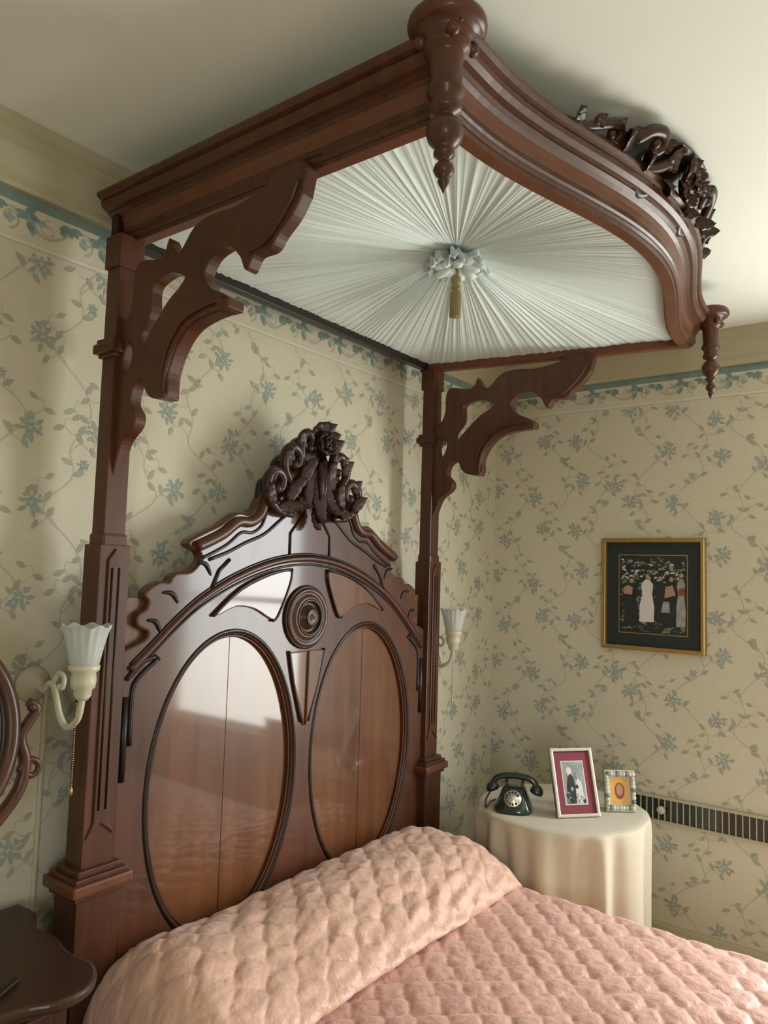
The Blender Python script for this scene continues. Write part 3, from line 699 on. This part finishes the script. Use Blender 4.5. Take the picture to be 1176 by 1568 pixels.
def person(x,y0,hh,wd,m,k,sk=M_pskin):
    flat(bd,T,[(x-wd,y0),(x-wd*.95,y0+hh*.35),(x-wd*.62,y0+hh*.55),(x-wd*.75,y0+hh*.76),(x-.008,y0+hh*.86),(x+.008,y0+hh*.86),(x+wd*.75,y0+hh*.76),(x+wd*.62,y0+hh*.55),(x+wd*.9,y0+hh*.3),(x+wd*.8,y0)],k,m)
    disc(bd,T,x,y0+hh*.945,.012,.013,k+1,M_photo);disc(bd,T,x+.001,y0+hh*.92,.009,.011,k+1.4,sk)
person(-.095,-.15,.23,.036,M_photo,8);flat(bd,T,[(-.132,.0),(-.128,.030),(-.11,.040),(-.088,.03),(-.092,-.005)],10,M_ppink)
person(.035,-.12,.21,.030,M_photo,8);person(-.022,-.125,.225,.036,M_pwhite,11);flat(bd,T,[(-.05,-.13),(-.045,-.06),(-.005,-.05),(.010,-.12)],12.5,M_pwhite)
person(.085,-.14,.23,.034,M_photo,9);flat(bd,T,[(.055,-.015),(.06,.035),(.09,.045),(.105,.0)],12,M_ppink);person(.128,-.14,.25,.022,M_pgrey,10.5)
flat(bd,T,[(.115,.0),(.118,.030),(.142,.035),(.146,.0)],13,M_pred);flat(bd,T,[(.04,-.08),(.05,-.03),(.075,-.03),(.08,-.08)],13,M_pgrey)
bd.obj('frame',e)
# ---------------------------------------------------------------- heater vent
e=empty('wall_heater_vent');bd=B();za,zb=.582,.690;ya,yb=-.0,1.150
bd.box((XB-.006,ya,za),(XB,yb,zb),M_black)
bd.box((XB-.020,ya,zb-.008),(XB,yb,zb+.004),M_trim,.002);bd.box((XB-.020,ya,za-.004),(XB,yb,za+.008),M_trim,.002)
y=ya+.01
while y<yb:
    bd.box((XB-.014,y-.0022,za),(XB-.002,y+.0022,zb),M_trim,.0005);y+=.0265
bd.lathe([(.018,0),(.018,.012),(.013,.018),(.0001,.018)],M_ivory,(XB-.016,1.03,.636),20,Matrix.Rotation(-pi/2,4,'Y'))
bd.obj('grille',e)
# ---------------------------------------------------------------- sconces
for k,(sx,sy,cond) in enumerate(((1.036,1.665,True),(2.792,1.70,False))):
    e=empty('wall_sconce' if k==0 else 'wall_sconce.001');bd=B();zc=1.46
    g=B();pf=[(.028,-.058),(.034,-.052),(.038,-.035),(.043,-.01),(.050,.02),(.056,.036),(.058,.040),(.0555,.040),(.047,.02),(.040,-.01),(.034,-.035),(.028,-.050)]
    n=96;vs=[];fs=[]
    for (r,z) in pf:
        for i in range(n):
            a=2*pi*i/n;f_=1+.035*cos(a*16)*max(0,(z+.05)*10);vs.append((sx+r*f_*cos(a),sy+r*f_*sin(a),zc+z+(.004*cos(a*8) if z>.03 else 0)))
    for j in range(len(pf)-1):
        for i in range(n):
            q=(i+1)%n;fs.append((j*n+i,j*n+q,(j+1)*n+q,(j+1)*n+i))
    g.add(vs,fs,M_glass);g.obj('glass_shade',e)
    bd.lathe([(.0001,-.140),(.012,-.138),(.020,-.128),(.022,-.112),(.028,-.108),(.030,-.090),(.028,-.072),(.036,-.066),(.037,-.056),(.030,-.052),(.0001,-.052)],M_ivory,(sx,sy,zc),28)
    bd.lathe([(.044,0),(.046,.006),(.039,.012),(.026,.020),(.018,.034),(.010,.040),(.0001,.042)],M_ivory,(sx,YA,1.335),30,Matrix.Rotation(pi/2,4,'X'))
    arm_=catmull([(sx,YA-.03,1.335),(sx,YA-.06,1.325),(sx,YA-.085,1.345),(sx,YA-.11,1.335),(sx,YA-.14,1.275),(sx,sy+.06,1.250),(sx,sy+.015,1.275),(sx,sy,1.325)],6)
    bd.tube(arm_,.0080,M_ivory,10)
    bd.tube(catmull([(sx,YA-.10,1.345),(sx,YA-.125,1.375),(sx,YA-.15,1.365),(sx,YA-.145,1.340),(sx,YA-.128,1.345)],5),.006,M_ivory,8)
    z=1.318
    while z>1.12:bd.ball((sx-.022,sy-.012,z),.0022,M_brass,6,4);z-=.0055
    bd.ball((sx-.022,sy-.012,1.115),(.004,.004,.010),M_brass)
    if cond:bd.box((1.068,YA-.012,.16),(1.078,YA,1.32),M_ivory,.003)
    bd.obj('sconce_body',e)
# ---------------------------------------------------------------- wash stand + shaving mirror
e=empty('wood_nightstand');bd=B()
tp_=[(.30,1.86),(1.015,1.86),(1.018,1.80),(1.000,1.755),(.975,1.73),(.982,1.70),(.985,1.64),(.972,1.585),(.968,1.53),(.975,1.48),(.955,1.435),(.915,1.405),(.86,1.402),(.80,1.435),(.70,1.445),(.60,1.42),(.45,1.40),(.30,1.40)]
bd.plate([catmull(tp_[1:-1],4)+[(.30,1.40),(.30,1.86)]],.024,.008,M_carve,lambda p:(p[0],p[1],.79+p[2]))
sm=[(x-.03 if x>.5 else x+.03,min(y,1.84)+(.03 if y<1.5 else -.0)) for x,y in tp_[1:-1]]+[(.33,1.43),(.33,1.84)]
bd.plate([sm],.014,.004,M_carve,lambda p:(p[0],p[1],.772+p[2]))
bd.box((.34,1.47,.12),(.925,1.84,.768),M_carve,.006)
for zz in (.18,.39,.59):
    bd.box((.38,1.458,zz),(.885,1.472,zz+.16),M_carve,.005)
    for hx in (.50,.76):bd.lathe([(.012,0),(.014,.010),(.008,.022),(.0001,.026)],M_brass,(hx,1.458,zz+.08),16,Matrix.Rotation(pi/2,4,'X'))
for x in (.36,.905):
    for y in (1.49,1.82):bd.lathe([(.018,0),(.026,.03),(.020,.06),(.028,.10),(.028,.13)],M_carve,(x,y,0),16)
bd.obj('carcass',e)
e=empty('shaving_mirror');bd=B();mx_,my,mz=.675,1.60,1.30
rot=Matrix.Translation((mx_,my,mz))@Matrix.Rotation(math.radians(-8),4,'X')
for rr_,r_,mm in ((0,.017,M_wood),(-.016,.008,M_dark),(.012,.007,M_wood)):
    bd.tube([rot@Vector(((.158+rr_)*cos(i*pi/32),-.004,(.195+rr_)*sin(i*pi/32))) for i in range(64)],r_,mm,10,True)
bd.add([rot@Vector((.15*cos(i*pi/24),0,.187*sin(i*pi/24))) for i in range(48)],[tuple(range(48))],M_mirror,False)
bd.add([rot@Vector((.155*cos(i*pi/24),.012,.19*sin(i*pi/24))) for i in range(48)],[tuple(range(48))],M_wood,False)
for s_ in (-1,1):
    q=catmull([(.195,.045),(.215,.030),(.200,.005),(.182,-.03),(.195,-.08),(.185,-.14),(.13,-.205),(.06,-.245),(0,-.26)],6)
    nq=len(q);bd.tube([(mx_+s_*a,my+.004,mz+b_) for a,b_ in q],[.010+.007*i/nq for i in range(nq)],M_wood,10)
    bd.ball((mx_+s_*.198,my-.005,mz+.035),.010,M_wood)
    bd.tube([(mx_+s_*a,my,mz+b_) for a,b_ in spiral((.208,-.10),.026,pi,1.2,-1,.2)],.007,M_wood,8)
bd.lathe([(.11,.803),(.115,.812),(.10,.822),(.05,.835),(.028,.86),(.020,.90),(.032,.94),(.030,.97),(.018,1.0),(.022,1.03),(.016,1.06)],M_wood,(mx_,my,0),32)
bd.obj('mirror_and_yoke',e)
e=empty('pocket_knife');bd=B()
T=TR(.80,1.50,.807,.5);bd.box((-.045,-.009,-.003),(.045,.009,.007),M_dark,.003,T);bd.box((-.05,-.006,-.001),(-.043,.006,.005),M_silver,.002,T)
bd.obj('knife_handle',e)
# ---------------------------------------------------------------- light
w=bpy.data.worlds.new('overcast_sky');sc.world=w;w.use_nodes=True;N=w.node_tree.nodes;L=w.node_tree.links
bg=N['Background'];tc=N.new('ShaderNodeTexCoord');sp=N.new('ShaderNodeSeparateXYZ');L.new(tc.outputs['Generated'],sp.inputs[0])
mr=N.new('ShaderNodeMapRange');mr.inputs[1].default_value=-.15;mr.inputs[2].default_value=.1;L.new(sp.outputs['Z'],mr.inputs[0])
mx=N.new('ShaderNodeMix');mx.data_type='RGBA';mx.inputs[6].default_value=(.64,.655,.60,1);mx.inputs[7].default_value=(.90,.96,.985,1)
L.new(mr.outputs[0],mx.inputs[0]);L.new(mx.outputs[2],bg.inputs[0]);bg.inputs[1].default_value=19
def portal(n,loc,ry,sy,sz):
    Lt=bpy.data.lights.new(n,'AREA');Lt.shape='RECTANGLE';Lt.size=sz;Lt.size_y=sy;Lt.cycles.is_portal=True
    o=bpy.data.objects.new(n,Lt);o.location=loc;o.rotation_euler=(0,ry,0);bpy.context.collection.objects.link(o)
portal('daylight_portal',(XB+.09,(W1[0]+W1[1])/2,1.44),pi/2,W1[1]-W1[0],1.72)
portal('daylight_portal.001',(XL-.09,(W2[0]+W2[1])/2,1.45),-pi/2,W2[1]-W2[0],1.3)  # portal of the added fill window
# ---------------------------------------------------------------- camera
f=1145.0
cam=bpy.data.cameras.new('camera');co=bpy.data.objects.new('camera',cam);bpy.context.collection.objects.link(co)
r=Vector((.5976,-.8012,.03)).normalized();fw=Vector((.7975,.5979,.0802));fw=(fw-fw.dot(r)*r).normalized();up=r.cross(fw)
Mx=Matrix.Identity(4)
for i in range(3):
    Mx[i][0]=r[i];Mx[i][1]=up[i];Mx[i][2]=-fw[i]
Mx[2][3]=1.65
co.matrix_world=Mx;cam.sensor_fit='VERTICAL';cam.sensor_height=36;cam.lens=36*f/1568;cam.clip_start=.02;sc.camera=co
sc.view_settings.view_transform='Standard'
